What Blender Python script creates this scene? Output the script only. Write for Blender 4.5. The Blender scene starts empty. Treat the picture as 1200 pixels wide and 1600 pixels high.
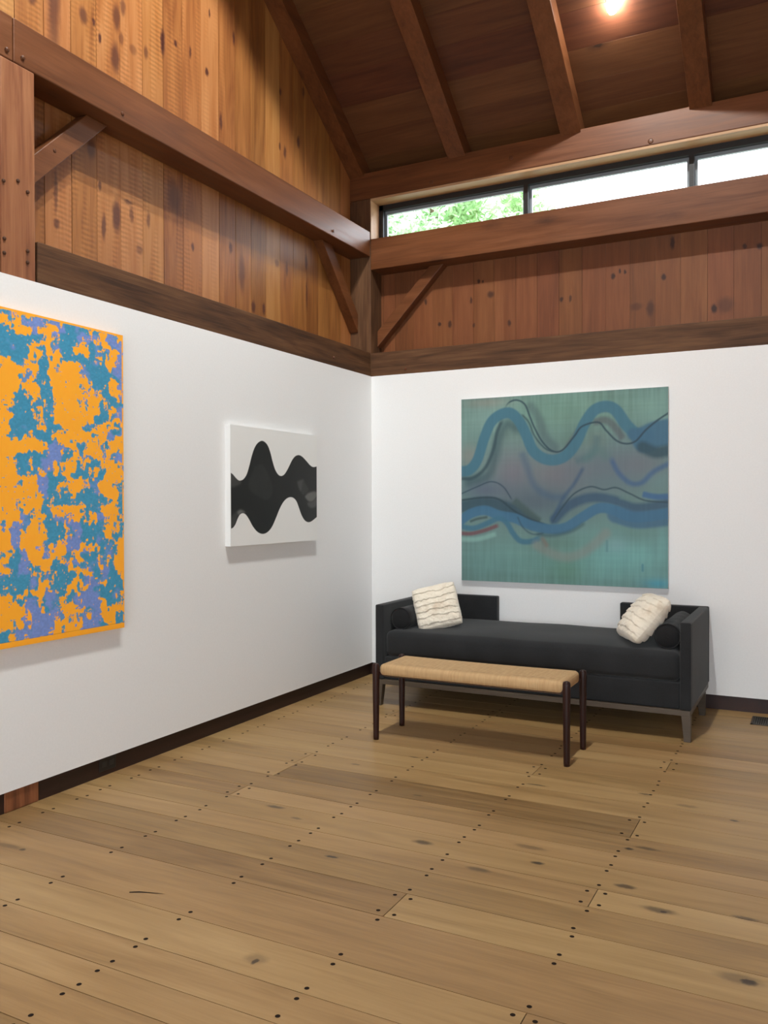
import bpy, bmesh, math, random
import numpy as np
from mathutils import Vector, Matrix

random.seed(7)
RNG = np.random.default_rng(11)
scene = bpy.context.scene
COL = scene.collection

# ------------------------------------------------------------------ camera
CAM = (3.394, -6.348, 1.45)
YAW, PITCH, ROLL = -0.475915, -0.0096, -0.00255
def cam_setup():
    f = Vector((math.sin(YAW)*math.cos(PITCH), math.cos(YAW)*math.cos(PITCH), math.sin(PITCH)))
    r = Vector((math.cos(YAW), -math.sin(YAW), 0)); u = r.cross(f)
    r2 = r*math.cos(ROLL)+u*math.sin(ROLL); u2 = -r*math.sin(ROLL)+u*math.cos(ROLL)
    m = Matrix(((r2.x, u2.x, -f.x, CAM[0]), (r2.y, u2.y, -f.y, CAM[1]), (r2.z, u2.z, -f.z, CAM[2]), (0, 0, 0, 1)))
    cd = bpy.data.cameras.new('camera'); cd.sensor_fit = 'AUTO'; cd.sensor_width = 36; cd.lens = 1321.1/1600*36
    cd.clip_start = .05
    c = bpy.data.objects.new('camera', cd); COL.objects.link(c); c.matrix_world = m
    scene.camera = c
cam_setup()

# ------------------------------------------------------------------ world, exposure
vs = scene.view_settings
vs.view_transform = 'Standard'; vs.look = 'None'; vs.gamma = 1; vs.use_curve_mapping = False
vs.exposure = -0.18
w = bpy.data.worlds.new('sky'); scene.world = w; w.use_nodes = True
w.node_tree.nodes['Background'].inputs[0].default_value = (.86, .94, 1, 1)
w.node_tree.nodes['Background'].inputs[1].default_value = 8

def area(name, loc, rot, sx, sy, power, color):
    l = bpy.data.lights.new(name, 'AREA'); l.shape = 'RECTANGLE'; l.size = sx; l.size_y = sy; l.energy = power; l.color = color
    o = bpy.data.objects.new(name, l); o.location = loc; o.rotation_euler = rot; COL.objects.link(o); o['kind'] = 'helper'
    return o
# unseen fill light added at the rear, then daylight through the strip window
area('rear_fill_light', (3.6, -9.32, 1.75), (math.radians(90), 0, 0), 5.2, 2.4, 16, (.93, .97, 1))
area('daylight_clerestory', (2.5, .30, 3.86), (math.radians(-68), 0, 0), 4.8, .26, 12, (.82, .91, 1))

ROOF0, SLOPE = 4.237, .69            # underside of the rafters: z = ROOF0 - SLOPE*y
LAMP_X = 2.155
SPOTS = [(-.60, 12), (-2.45, 24), (-4.15, 520)]
WALL_FILL = [620]     # track lamps above: y, power; here the power of an added unseen lamp
LAMP_COL = (.97, 1, .965)
EAVE, RIDGE, REAR = 0.2, -4.6, -9.4
RIGHT = 7.4
# painted outlines in canvas coordinates (0..1)
P2_TOP = [(-0.0017,0.6079),(0.0263,0.5908),(0.0565,0.5628),(0.082,0.5452),(0.1026,0.5433),(0.1338,0.557),(0.1655,0.5964),(0.1924,0.6658),(0.2196,0.7531),(0.2469,0.8195),(0.2798,0.8654),(0.3241,0.8909),(0.3633,0.8838),(0.3971,0.8531),(0.4254,0.7932),(0.4481,0.7235),(0.4768,0.6535),(0.5119,0.6102),(0.5475,0.598),(0.5836,0.613),(0.6203,0.6557),(0.6512,0.7031),(0.6825,0.751),(0.7202,0.7859),(0.7647,0.7981),(0.8097,0.7842),(0.8617,0.7476),(0.9079,0.7121),(0.9481,0.6978),(0.9958,0.7051)]
P2_BOT = [(-0.0041,0.1469),(0.024,0.1542),(0.0495,0.1826),(0.0722,0.228),(0.096,0.2612),(0.1271,0.2717),(0.1585,0.2559),(0.1901,0.2169),(0.2274,0.16),(0.2706,0.1153),(0.3146,0.0934),(0.3593,0.0924),(0.4048,0.1143),(0.4453,0.1573),(0.4864,0.2278),(0.5222,0.2948),(0.5582,0.3489),(0.6007,0.3899),(0.6498,0.4086),(0.6933,0.4024),(0.7309,0.3719),(0.7624,0.3111),(0.7942,0.245),(0.8329,0.197),(0.8788,0.1768),(0.9255,0.1851),(0.9935,0.2222)]
P2_POLY = [([(0.3065,0.6847),(0.3284,0.6378),(0.3504,0.5511),(0.3839,0.4904),(0.4213,0.4379),(0.3778,0.395),(0.3273,0.4192),(0.2724,0.4707),(0.2236,0.4913),(0.2619,0.5483),(0.2896,0.6274)],0.3),([(0.2516,0.6689),(0.351,0.674),(0.4469,0.4828),(0.3777,0.3844),(0.1862,0.4862)],0.14),([(0.7381,0.5539),(0.8152,0.5751),(0.8279,0.5282),(0.7952,0.4615),(0.7632,0.4891)],0.24),([(0.8152,0.5751),(0.8869,0.482),(0.808,0.4334),(0.7953,0.4897)],0.17),([(0.8339,0.4148),(0.8867,0.4534),(0.9919,0.4665),(0.9917,0.4161),(0.9398,0.3724),(0.8864,0.3723)],0.36),([(0.8665,0.3627),(0.9398,0.3724),(0.9916,0.4064),(0.9913,0.3289),(0.9261,0.3099),(0.8795,0.3293)],0.25),([(-0.0007,0.6063),(0.0515,0.5751),(0.1129,0.531),(0.0613,0.496),(0.0007,0.4905)],0.22),([(0.0602,0.2827),(0.1013,0.3032),(0.1534,0.2772),(0.1115,0.2719),(0.0723,0.2532)],0.38),([(-0.0026,0.2421),(0.0602,0.2827),(0.0723,0.2532),(0.0495,0.1909),(-0.001,0.1551)],0.2)]
P3_BLOB = [(0.4978,0.91,0.536,0.143,(104,138,126),0.9),(0.1388,0.8985,0.144,0.112,(122,152,148),0.6),(0.9348,0.9142,0.105,0.092,(120,158,150),0.6),(0.5548,0.7424,0.077,0.061,(88,120,108),0.6),(0.2717,0.8171,0.067,0.061,(92,118,112),0.6),(0.1389,0.9738,0.125,0.031,(128,132,124),0.7),(0.0441,0.6863,0.057,0.061,(132,130,124),0.6),(0.2714,0.5838,0.125,0.143,(110,108,118),0.85),(0.4976,0.5689,0.134,0.092,(120,112,116),0.85),(0.7851,0.6134,0.249,0.133,(92,106,116),0.8),(0.3907,0.4348,0.249,0.112,(78,92,104),0.85),(0.1174,0.5006,0.125,0.061,(82,92,110),0.8),(0.8739,0.6211,0.105,0.071,(104,108,116),0.6),(0.6112,0.5769,0.192,0.102,(98,106,116),0.6),(0.6761,0.7478,0.057,0.061,(100,118,112),0.6),(0.9695,0.5304,0.057,0.051,(100,128,130),0.7),(0.7219,0.5343,0.144,0.041,(90,112,118),0.5),(0.5356,0.1041,0.536,0.133,(96,138,132),0.85),(0.812,0.1634,0.259,0.133,(106,160,158),0.75),(0.1894,0.114,0.192,0.102,(102,142,140),0.6),(0.9525,0.0248,0.067,0.026,(66,138,158),0.8),(0.5356,0.0732,0.086,0.082,(86,124,106),0.6),(0.4974,0.2169,0.134,0.051,(86,116,108),0.6),(0.8387,0.2638,0.115,0.051,(90,122,118),0.6),(0.9783,0.2268,0.024,0.092,(110,160,160),0.5),(0.7672,0.2124,0.057,0.041,(120,155,162),0.5)]
P3_STROKE = [([(0.0439,0.5449),(0.1384,0.5758),(0.1747,0.6608),(0.2056,0.7881),(0.2414,0.8504),(0.2918,0.8268)],0.0479,(55,78,86),0.65,0.0172),([(0.3117,0.7097),(0.3415,0.6245),(0.381,0.5187),(0.459,0.4605),(0.5547,0.4598)],0.0326,(68,92,114),0.6,0.0134),([(0.6853,0.7778),(0.6577,0.6775),(0.5737,0.6392)],0.0326,(72,100,108),0.6,0.0134),([(0.6298,0.658),(0.6853,0.6969),(0.7219,0.6654)],0.0383,(80,112,112),0.5,0.0153),([(0.3616,0.9389),(0.4009,0.8738),(0.4301,0.7786),(0.4785,0.7143)],0.0421,(72,92,98),0.6,0.0134),([(0.5358,0.702),(0.5925,0.7921),(0.6299,0.8209)],0.0335,(84,92,98),0.7,0.0077),([(0.6577,0.8379),(0.7219,0.8467),(0.7671,0.8043),(0.803,0.7427)],0.0326,(80,88,94),0.75,0.0077),([(-0.0093,0.6005),(0.044,0.6102),(0.0863,0.6634),(0.123,0.7809),(0.1595,0.8652),(0.2109,0.9053),(0.2617,0.9078),(0.3068,0.8577),(0.3417,0.7823),(0.3713,0.7077),(0.4203,0.6643),(0.4784,0.6522),(0.5358,0.6763),(0.5831,0.7413),(0.6206,0.8316),(0.6669,0.9002),(0.7219,0.9172),(0.7671,0.8944),(0.8119,0.8221),(0.8563,0.7703)],0.0536,(62,106,124),0.95,0.0048),([(0.9002,0.7437),(0.9522,0.7661),(1.0036,0.7736)],0.1226,(60,98,122),0.95,0.0077),([(0.8474,0.7707),(0.9089,0.7582)],0.0575,(60,98,122),0.9,0.0077),([(0.8871,0.7047),(0.9436,0.6762),(1.0037,0.684)],0.0517,(44,72,84),0.9,0.0115),([(0.0013,0.562),(0.0651,0.5663),(0.128,0.6191),(0.1696,0.7146),(0.1903,0.8102),(0.2211,0.8834)],0.0172,(48,72,80),0.85,0.0057),([(0.2262,0.931),(0.2516,0.9667),(0.2919,0.9769),(0.3319,0.9512),(0.3566,0.8867),(0.3812,0.8225),(0.4203,0.7477),(0.4688,0.6991),(0.5168,0.7027),(0.5737,0.7724),(0.6112,0.8218),(0.6853,0.8385),(0.7219,0.7963),(0.7671,0.7442),(0.8119,0.7244),(0.8563,0.7356),(0.9001,0.7881),(0.9522,0.8347),(1.0035,0.871)],0.0086,(42,66,78),0.9,0.0029),([(0.3119,0.9049),(0.3516,0.8554),(0.3812,0.7806),(0.4301,0.7161),(0.4784,0.6936)],0.0086,(44,70,80),0.8,0.0038),([(0.74,0.6648),(0.7762,0.5836),(0.8298,0.5277),(0.8827,0.5269),(0.935,0.5801),(1.0037,0.6196)],0.023,(60,90,126),0.75,0.0077),([(0.6205,0.6175),(0.5736,0.5264),(0.5167,0.4446),(0.4589,0.3097)],0.0172,(58,84,110),0.7,0.0067),([(-0.0095,0.4747),(0.0861,0.5172),(0.159,0.5431),(0.2206,0.5155),(0.2713,0.4352)],0.0067,(48,70,84),0.85,0.0029),([(-0.0097,0.4035),(0.1069,0.4251),(0.2001,0.4141),(0.2813,0.3822),(0.371,0.3193)],0.0613,(46,72,86),0.85,0.0115),([(0.2713,0.4459),(0.3413,0.3823),(0.4103,0.3249)],0.0345,(64,84,84),0.8,0.0096),([(-0.0096,0.4418),(0.1174,0.4574),(0.2001,0.4462),(0.2813,0.3822),(0.3611,0.3403),(0.4589,0.3045)],0.0096,(38,60,70),0.85,0.0038),([(0.4782,0.341),(0.5357,0.4033),(0.6111,0.4441),(0.6853,0.4539),(0.7762,0.4333),(0.8387,0.4031),(0.909,0.4031),(1.0038,0.4226)],0.046,(50,78,102),0.85,0.0096),([(0.7672,0.368),(0.8652,0.3416),(1.0038,0.3562)],0.0805,(62,98,124),0.9,0.0077),([(-0.0098,0.3269),(0.0542,0.3709),(0.1277,0.3873),(0.2,0.3606),(0.2813,0.345),(0.3611,0.3087),(0.4589,0.2889),(0.5357,0.3002),(0.6111,0.3521),(0.6853,0.3981),(0.7491,0.3931),(0.812,0.3632),(0.874,0.3536),(1.0038,0.3738)],0.0479,(60,102,130),0.95,0.0048),([(-0.0098,0.2995),(0.0647,0.2894),(0.138,0.3172),(0.2,0.3445),(0.2408,0.3182),(0.2711,0.2653),(0.3112,0.2236),(0.3709,0.2248),(0.42,0.2518)],0.0268,(58,102,124),0.9,0.0057),([(0.0435,0.324),(0.0858,0.3406),(0.1433,0.3517)],0.0125,(64,84,86),0.9,0.0038),([(-0.0099,0.2611),(0.054,0.2599),(0.1276,0.2794),(0.202,0.3092)],0.0192,(104,74,80),0.9,0.0048),([(-0.0099,0.2283),(0.0856,0.23),(0.1896,0.262)],0.023,(124,164,158),0.75,0.0067),([(0.4589,0.3097),(0.5166,0.4033),(0.5736,0.4751),(0.6484,0.51),(0.7127,0.4941),(0.7672,0.5035),(0.8298,0.4729),(0.9003,0.4377),(1.0038,0.4275)],0.0077,(44,68,80),0.85,0.0029),([(0.7941,0.4532),(0.8387,0.4479)],0.0192,(92,120,118),0.6,0.0077),([(0.8827,0.4704),(0.9437,0.4562),(1.0038,0.4577)],0.0268,(54,92,134),0.85,0.0057),([(0.3808,0.2648),(0.4589,0.2556),(0.5546,0.2777),(0.6298,0.3267)],0.0153,(56,84,94),0.7,0.0077),([(0.2913,0.361),(0.3213,0.2977),(0.3709,0.2615),(0.4298,0.2677)],0.0077,(48,76,90),0.7,0.0038),([(0.3906,0.2042),(0.4588,0.164),(0.5356,0.1434),(0.6111,0.1681),(0.676,0.2206),(0.7219,0.272)],0.0441,(122,128,124),0.6,0.0134),([(0.42,0.2362),(0.4394,0.2052)],0.0192,(118,100,94),0.6,0.0077),([(0.7264,0.2317),(0.7264,0.1812)],0.0096,(78,120,126),0.6,0.0038),([(0.8872,0.116),(0.8873,0.0863)],0.0086,(50,110,130),0.7,0.0038)]
P1_ROWS = """oo............
Oopppo........
tOOpoOpttt....
ttttoOmttpoOpO
tttoOoptoOtopp
ottotoOttttmOp
OOmotooOOmttop
OOmotoOOOmtttp
OOoOmtOOOmttOp
OOtOmtOOOOmtop
OmtmmtmOOoOmmm
OttmmmOOOOOtop
OttomtOOOOOtop
OtttOttmOtmOtm
OmtOttOOOOoOmO
OOOOOppOttOmOo
OmtttpptOtOoop
OmtmtpoOtotmOm
OOmmotoOttotOO
OOmOptooOmtOOt
OOOOptmoOtmOOt
OOmOmmttttttOt
OOmOotOOOttOOm
oOmmotopOtOpOm
mpmoottmpttmOm
OpoOOttmpttmOt
OpOOomOppOotmO
otpOOmOmOttomO
otpOmOtmpmtomO
OtpmomttOmmptO
mmtpoOtmompott
ttmoOptOmOpttm
OmmpmpOmpppOmm
OOmpopmOmopOOO
OOopppmOmppOOt
OmopppOmOppttO
ttppppoOOOOOOO
tOOOOOOOOOOOOO""".split()
P1_H = (11.25210, -0.09011, 41.55715, 2.61950, -13.15732, 40.34730, 0.12365, -0.00134)
# ------------------------------------------------------------------ helpers
def tag(o, label=None, cat=None, group=None, kind=None):
    if label: o['label'] = label
    if cat: o['category'] = cat
    if group: o['group'] = group
    if kind: o['kind'] = kind
    return o

def empty(name, loc, rz=0):
    o = bpy.data.objects.new(name, None); o.location = loc; o.rotation_euler = (0, 0, rz); o.empty_display_size = .1
    COL.objects.link(o); return o

class MB:
    """collects polygons with a per-face random value and a material slot"""
    def __init__(s): s.v = []; s.f = []; s.r = []; s.m = []
    def poly(s, pts, faces, rnd=0., mat=0):
        b = len(s.v); s.v += [tuple(p) for p in pts]
        for f in faces: s.f.append([b+i for i in f]); s.r.append(rnd); s.m.append(mat)
    def box(s, x0, x1, y0, y1, z0, z1, rnd=0., mat=0):
        P = [(x, y, z) for x in (x0, x1) for y in (y0, y1) for z in (z0, z1)]
        s.poly(P, [(0, 1, 3, 2), (4, 6, 7, 5), (0, 4, 5, 1), (2, 3, 7, 6), (0, 2, 6, 4), (1, 5, 7, 3)], rnd, mat)
    def prism(s, prof, axis, a, b, rnd=0., mat=0):
        """profile points are the two other coordinates in order"""
        def mk(p, t):
            q = list(p); q.insert(axis, t); return tuple(q)
        n = len(prof)
        s.poly([mk(p, a) for p in prof]+[mk(p, b) for p in prof],
               [tuple(range(n))[::-1], tuple(range(n, 2*n))]+[(i, (i+1) % n, n+(i+1) % n, n+i) for i in range(n)], rnd, mat)
    def disc(s, c, r, n=10, rnd=0., mat=0, h=.0006):
        P = [(c[0]+r*math.cos(2*math.pi*k/n), c[1]+r*math.sin(2*math.pi*k/n), c[2]+h) for k in range(n)]
        s.poly(P, [tuple(range(n))], rnd, mat)
    def build(s, name, mats, parent=None, bevel=0, smooth=False, loc=None, seg=2):
        me = bpy.data.meshes.new(name); me.from_pydata(s.v, [], s.f)
        if not isinstance(mats, (list, tuple)): mats = [mats]
        for m in mats: me.materials.append(m)
        me.polygons.foreach_set('material_index', s.m)
        a = me.attributes.new('rnd', 'FLOAT', 'FACE'); a.data.foreach_set('value', s.r)
        bm = bmesh.new(); bm.from_mesh(me); bmesh.ops.recalc_face_normals(bm, faces=bm.faces); bm.to_mesh(me); bm.free()
        o = bpy.data.objects.new(name, me); COL.objects.link(o)
        if parent: o.parent = parent
        if loc: o.location = loc
        if bevel:
            b = o.modifiers.new('bevel', 'BEVEL'); b.width = bevel; b.segments = seg; b.limit_method = 'ANGLE'; b.angle_limit = .6
        if smooth:
            for p in me.polygons: p.use_smooth = True
        return o

def np_mesh(name, V, F, mat, parent=None, smooth=True, uv=None):
    me = bpy.data.meshes.new(name); me.from_pydata([tuple(v) for v in V], [], [tuple(f) for f in F])
    if mat: me.materials.append(mat)
    if smooth: me.polygons.foreach_set('use_smooth', [True]*len(me.polygons))
    bm = bmesh.new(); bm.from_mesh(me); bmesh.ops.remove_doubles(bm, verts=bm.verts, dist=1e-5)
    bmesh.ops.recalc_face_normals(bm, faces=bm.faces); bm.to_mesh(me); bm.free()
    o = bpy.data.objects.new(name, me); COL.objects.link(o)
    if parent: o.parent = parent
    return o

def lathe(prof, n=28, axis=2, c=(0, 0, 0)):
    """prof: (radius, height) list; returns V, F around the axis"""
    V = []; F = []
    for r, h in prof:
        for k in range(n):
            a = 2*math.pi*k/n; p = [r*math.cos(a), r*math.sin(a)]; p.insert(axis, h)
            V.append((p[0]+c[0], p[1]+c[1], p[2]+c[2]))
    for i in range(len(prof)-1):
        for k in range(n):
            F.append((i*n+k, i*n+(k+1) % n, (i+1)*n+(k+1) % n, (i+1)*n+k))
    F.append(tuple(range(n))); F.append(tuple(range((len(prof)-1)*n, len(prof)*n)))
    return V, F

def rbox(hx, hy, hz, r, n=(8, 8, 4), k=4, fn=None):
    """rounded box about the origin, half sizes, as V, F; fn displaces points"""
    def line(h, m):
        inner = h-r
        a = [-h+r*(1-math.cos(math.pi/2*i/k)) for i in range(k)]
        b = [-inner+2*inner*i/m for i in range(m+1)]
        return a+b+[-q for q in a[::-1]]
    L = [line(hx, n[0]), line(hy, n[1]), line(hz, n[2])]; H = (hx, hy, hz)
    V = []; F = []
    for ax in range(3):
        u, v = [i for i in range(3) if i != ax]
        for s in (-1, 1):
            b = len(V)
            for a_ in L[u]:
                for b_ in L[v]:
                    p = [0, 0, 0]; p[ax] = s*H[ax]; p[u] = a_; p[v] = b_
                    q = [max(-(H[i]-r), min(H[i]-r, p[i])) for i in range(3)]
                    d = np.array(p)-np.array(q); l = np.linalg.norm(d)
                    P = np.array(q)+d/l*r if l > 1e-9 else np.array(p, float)
                    V.append(P)
            nv = len(L[v])
            for i in range(len(L[u])-1):
                for j in range(nv-1):
                    F.append((b+i*nv+j, b+(i+1)*nv+j, b+(i+1)*nv+j+1, b+i*nv+j+1))
    V = np.array(V)
    if fn is not None: V = fn(V)
    return V, F

def vnoise(shape, cells, rng=RNG, octaves=1, gain=.5):
    """smooth value noise on a grid, 0..1"""
    H, W = shape; out = np.zeros(shape); amp = 1; tot = 0
    cy, cx = cells
    for _ in range(octaves):
        ny, nx = int(cy)+3, int(cx)+3
        g = rng.random((ny, nx))
        y = np.linspace(0, cy, H, endpoint=False); x = np.linspace(0, cx, W, endpoint=False)
        yi = y.astype(int); xi = x.astype(int); fy = y-yi; fx = x-xi
        fy = fy*fy*(3-2*fy); fx = fx*fx*(3-2*fx)
        a = g[np.ix_(yi, xi)]; b = g[np.ix_(yi, xi+1)]; c = g[np.ix_(yi+1, xi)]; d = g[np.ix_(yi+1, xi+1)]
        fy = fy[:, None]; fx = fx[None, :]
        out += amp*((a*(1-fx)+b*fx)*(1-fy)+(c*(1-fx)+d*fx)*fy); tot += amp
        amp *= gain; cy *= 2; cx *= 2
    return out/tot

def lin(c):
    c = np.asarray(c, float)/255.
    return np.where(c <= .04045, c/12.92, ((c+.055)/1.055)**2.4)

# ------------------------------------------------------------------ node helpers
class NT:
    def __init__(s, name):
        s.m = bpy.data.materials.new(name); s.m.use_nodes = True; s.t = s.m.node_tree
        s.bsdf = s.t.nodes['Principled BSDF']
    def n(s, typ, **kw):
        nd = s.t.nodes.new(typ)
        for k, v in kw.items(): setattr(nd, k, v)
        return nd
    def set(s, sock, v):
        if isinstance(v, bpy.types.NodeSocket): s.t.links.new(v, sock)
        else:
            try: sock.default_value = v
            except Exception: sock.default_value = tuple(v)+(1,)
    def math(s, op, a, b=None, c=None, clamp=False):
        nd = s.n('ShaderNodeMath', operation=op, use_clamp=clamp); s.set(nd.inputs[0], a)
        if b is not None: s.set(nd.inputs[1], b)
        if c is not None: s.set(nd.inputs[2], c)
        return nd.outputs[0]
    def vec(s, op, a, b=None, scale=None):
        nd = s.n('ShaderNodeVectorMath', operation=op); s.set(nd.inputs[0], a)
        if b is not None: s.set(nd.inputs[1], b)
        if scale is not None: s.set(nd.inputs['Scale'], scale)
        return nd.outputs['Value'] if op in ('LENGTH', 'DOT_PRODUCT', 'DISTANCE') else nd.outputs[0]
    def noise(s, v, scale=5, detail=4, rough=.5, dist=0.):
        nd = s.n('ShaderNodeTexNoise'); s.set(nd.inputs['Vector'], v); nd.inputs['Scale'].default_value = scale
        nd.inputs['Detail'].default_value = detail; nd.inputs['Roughness'].default_value = rough; nd.inputs['Distortion'].default_value = dist
        return nd
    def ramp(s, f, stops, interp='LINEAR'):
        nd = s.n('ShaderNodeValToRGB'); s.set(nd.inputs[0], f); r = nd.color_ramp; r.interpolation = interp
        while len(r.elements) < len(stops): r.elements.new(.5)
        for e, (p, c) in zip(r.elements, stops):
            e.position = p; e.color = tuple(c)+(1,) if not np.isscalar(c) else (c, c, c, 1)
        return nd.outputs[0]
    def mix(s, f, a, b, blend='MIX'):
        nd = s.n('ShaderNodeMix', data_type='RGBA', blend_type=blend); s.set(nd.inputs[0], f)
        s.set(nd.inputs[6], a if isinstance(a, bpy.types.NodeSocket) else tuple(a)[:3]+(1,))
        s.set(nd.inputs[7], b if isinstance(b, bpy.types.NodeSocket) else tuple(b)[:3]+(1,))
        return nd.outputs[2]
    def maprange(s, v, a, b, c=0., d=1., smooth=True):
        nd = s.n('ShaderNodeMapRange'); nd.interpolation_type = 'SMOOTHSTEP' if smooth else 'LINEAR'
        s.set(nd.inputs['Value'], v); nd.inputs['From Min'].default_value = a; nd.inputs['From Max'].default_value = b
        nd.inputs['To Min'].default_value = c; nd.inputs['To Max'].default_value = d
        return nd.outputs[0]
    def bump(s, h, strength=.3, dist=.002):
        nd = s.n('ShaderNodeBump'); nd.inputs['Strength'].default_value = strength; nd.inputs['Distance'].default_value = dist
        s.set(nd.inputs['Height'], h); return nd.outputs[0]
    def out(s, color=None, rough=None, normal=None, spec=None, **kw):
        b = s.bsdf
        if color is not None: s.set(b.inputs['Base Color'], color if isinstance(color, bpy.types.NodeSocket) else tuple(color)[:3]+(1,))
        if rough is not None: s.set(b.inputs['Roughness'], rough)
        if normal is not None: s.set(b.inputs['Normal'], normal)
        if spec is not None: b.inputs['Specular IOR Level'].default_value = spec
        for k, v in kw.items(): s.set(b.inputs[k], v)
        return s.m

def wood(name, grain, cols, rough=.5, spread=.35, knots=(), random_knots=0., knot_col=(.035, .012, .006), saw=None,
         fine=1., bump=.15, hue=.02, spec=.4, figure=1., warm=None):
    """grain: axis index along the boards; cols: dark, mid, light linear colours; knots: (centre xyz, radii xyz, darkness)"""
    t = NT(name)
    obj = t.n('ShaderNodeTexCoord').outputs['Object']
    rnd = t.n('ShaderNodeAttribute', attribute_name='rnd').outputs['Fac']
    off = t.vec('SCALE', (3.1, 7.7, 5.3), scale=t.math('MULTIPLY', rnd, 9.))
    p = t.vec('ADD', obj, off)
    def sc(a, b):
        v = [b]*3; v[grain] = a; return v
    slow = t.noise(t.vec('MULTIPLY', p, sc(.55, 5.)), 1.6, 3, .55, 1.2)
    fig = t.noise(t.vec('MULTIPLY', p, sc(.9, 16.)), 2.0, 4, .6, .9)
    fin = t.noise(t.vec('MULTIPLY', p, sc(2.0, 150.)), 1.2, 3, .6, .3)
    f = t.math('MULTIPLY', t.math('SUBTRACT', fig.outputs[0], .5), .75*figure)
    f = t.math('ADD', f, t.math('MULTIPLY', t.math('SUBTRACT', slow.outputs[0], .5), .9*figure))
    f = t.math('ADD', f, t.math('MULTIPLY', t.math('SUBTRACT', fin.outputs[0], .5), .30*fine))
    f = t.math('ADD', f, t.math('MULTIPLY', t.math('SUBTRACT', rnd, .5), spread*1.6))
    f = t.math('ADD', f, .5, clamp=True)
    col = t.ramp(f, [(0., cols[0]), (.5, cols[1]), (1., cols[2])])
    wn = t.n('ShaderNodeTexWhiteNoise', noise_dimensions='1D'); t.set(wn.inputs['W'], t.math('MULTIPLY', rnd, 91.7))
    hs = t.n('ShaderNodeHueSaturation'); t.set(hs.inputs['Hue'], t.math('ADD', .5, t.math('MULTIPLY', t.math('SUBTRACT', wn.outputs[0], .5), hue)))
    hs.inputs['Fac'].default_value = 1; t.set(hs.inputs['Color'], col); col = hs.outputs[0]
    wob = t.noise(obj, 26, 3, .6)
    wv = t.vec('SCALE', t.vec('SUBTRACT', wob.outputs['Color'], (.5, .5, .5)), scale=.022)
    pw = t.vec('ADD', obj, wv)
    height = t.math('MULTIPLY', fin.outputs[0], 1.)
    if random_knots > 0:
        vp = t.vec('MULTIPLY', t.vec('ADD', p, wv), sc(2.2, 6.5))
        vo = t.n('ShaderNodeTexVoronoi', feature='F1'); t.set(vo.inputs['Vector'], vp); vo.inputs['Scale'].default_value = 1
        vo.inputs['Randomness'].default_value = .9
        sep = t.n('ShaderNodeSeparateColor'); t.set(sep.inputs[0], vo.outputs['Color'])
        on = t.math('LESS_THAN', sep.outputs[0], random_knots)
        size = t.math('MULTIPLY_ADD', sep.outputs[1], .14, .07)
        rel = t.math('DIVIDE', vo.outputs['Distance'], size)
        halo = t.math('MULTIPLY', on, t.maprange(rel, 2.6, .8, 0, .45))
        core = t.math('MULTIPLY', on, t.maprange(rel, 1.0, .35, 0, .8))
        col = t.mix(halo, col, [c*.42 for c in cols[0]]); col = t.mix(core, col, knot_col)
    if knots:
        best = None
        for c, r, dk in knots:
            d = t.vec('LENGTH', t.vec('MULTIPLY', t.vec('SUBTRACT', pw, c), tuple(1./q for q in r)))
            k = t.math('MULTIPLY', t.maprange(d, 1.35, .45), dk)
            best = k if best is None else t.math('MAXIMUM', best, k)
        col = t.mix(best, col, knot_col)
    if saw:
        axis, lo, hi, pitch = saw
        wv2 = t.n('ShaderNodeTexWave', wave_type='BANDS', bands_direction='Z', wave_profile='SIN')
        t.set(wv2.inputs['Vector'], t.vec('ADD', p, t.vec('MULTIPLY', obj, (0, .16, 0)) if False else (0, 0, 0))); wv2.inputs['Scale'].default_value = .314/pitch
        wv2.inputs['Distortion'].default_value = 2.2; wv2.inputs['Detail'].default_value = 2; wv2.inputs['Detail Scale'].default_value = 1.4
        sx = t.n('ShaderNodeSeparateXYZ'); t.set(sx.inputs[0], obj)
        m = t.maprange(sx.outputs[axis], lo, hi)
        msk = t.math('MULTIPLY', m, t.maprange(t.noise(t.vec('MULTIPLY', p, (1, 7, 1.2)), 1.5, 2).outputs[0], .42, .62))
        s_ = t.math('MULTIPLY', t.math('SUBTRACT', wv2.outputs['Fac'], .5), msk)
        hv = t.n('ShaderNodeHueSaturation'); t.set(hv.inputs['Color'], col); t.set(hv.inputs['Value'], t.math('MULTIPLY_ADD', s_, .34, 1.)); hv.inputs['Fac'].default_value = 1
        col = hv.outputs[0]; height = t.math('ADD', height, t.math('MULTIPLY', s_, 1.2))
    rg = t.math('ADD', rough, t.math('MULTIPLY', t.math('SUBTRACT', fig.outputs[0], .5), .25))
    return t.out(col, rg, t.bump(height, bump), spec)

def plain(name, c, rough=.5, metal=0., noise=0., nscale=30, spec=.5, bump=0.):
    t = NT(name); obj = t.n('ShaderNodeTexCoord').outputs['Object']
    n = t.noise(obj, nscale, 4)
    col = t.mix(t.maprange(n.outputs[0], .3, .7), [q*(1-noise) for q in c], [min(1, q*(1+noise)) for q in c])
    return t.out(col, rough, t.bump(n.outputs[0], bump) if bump else None, spec, Metallic=metal)

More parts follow.
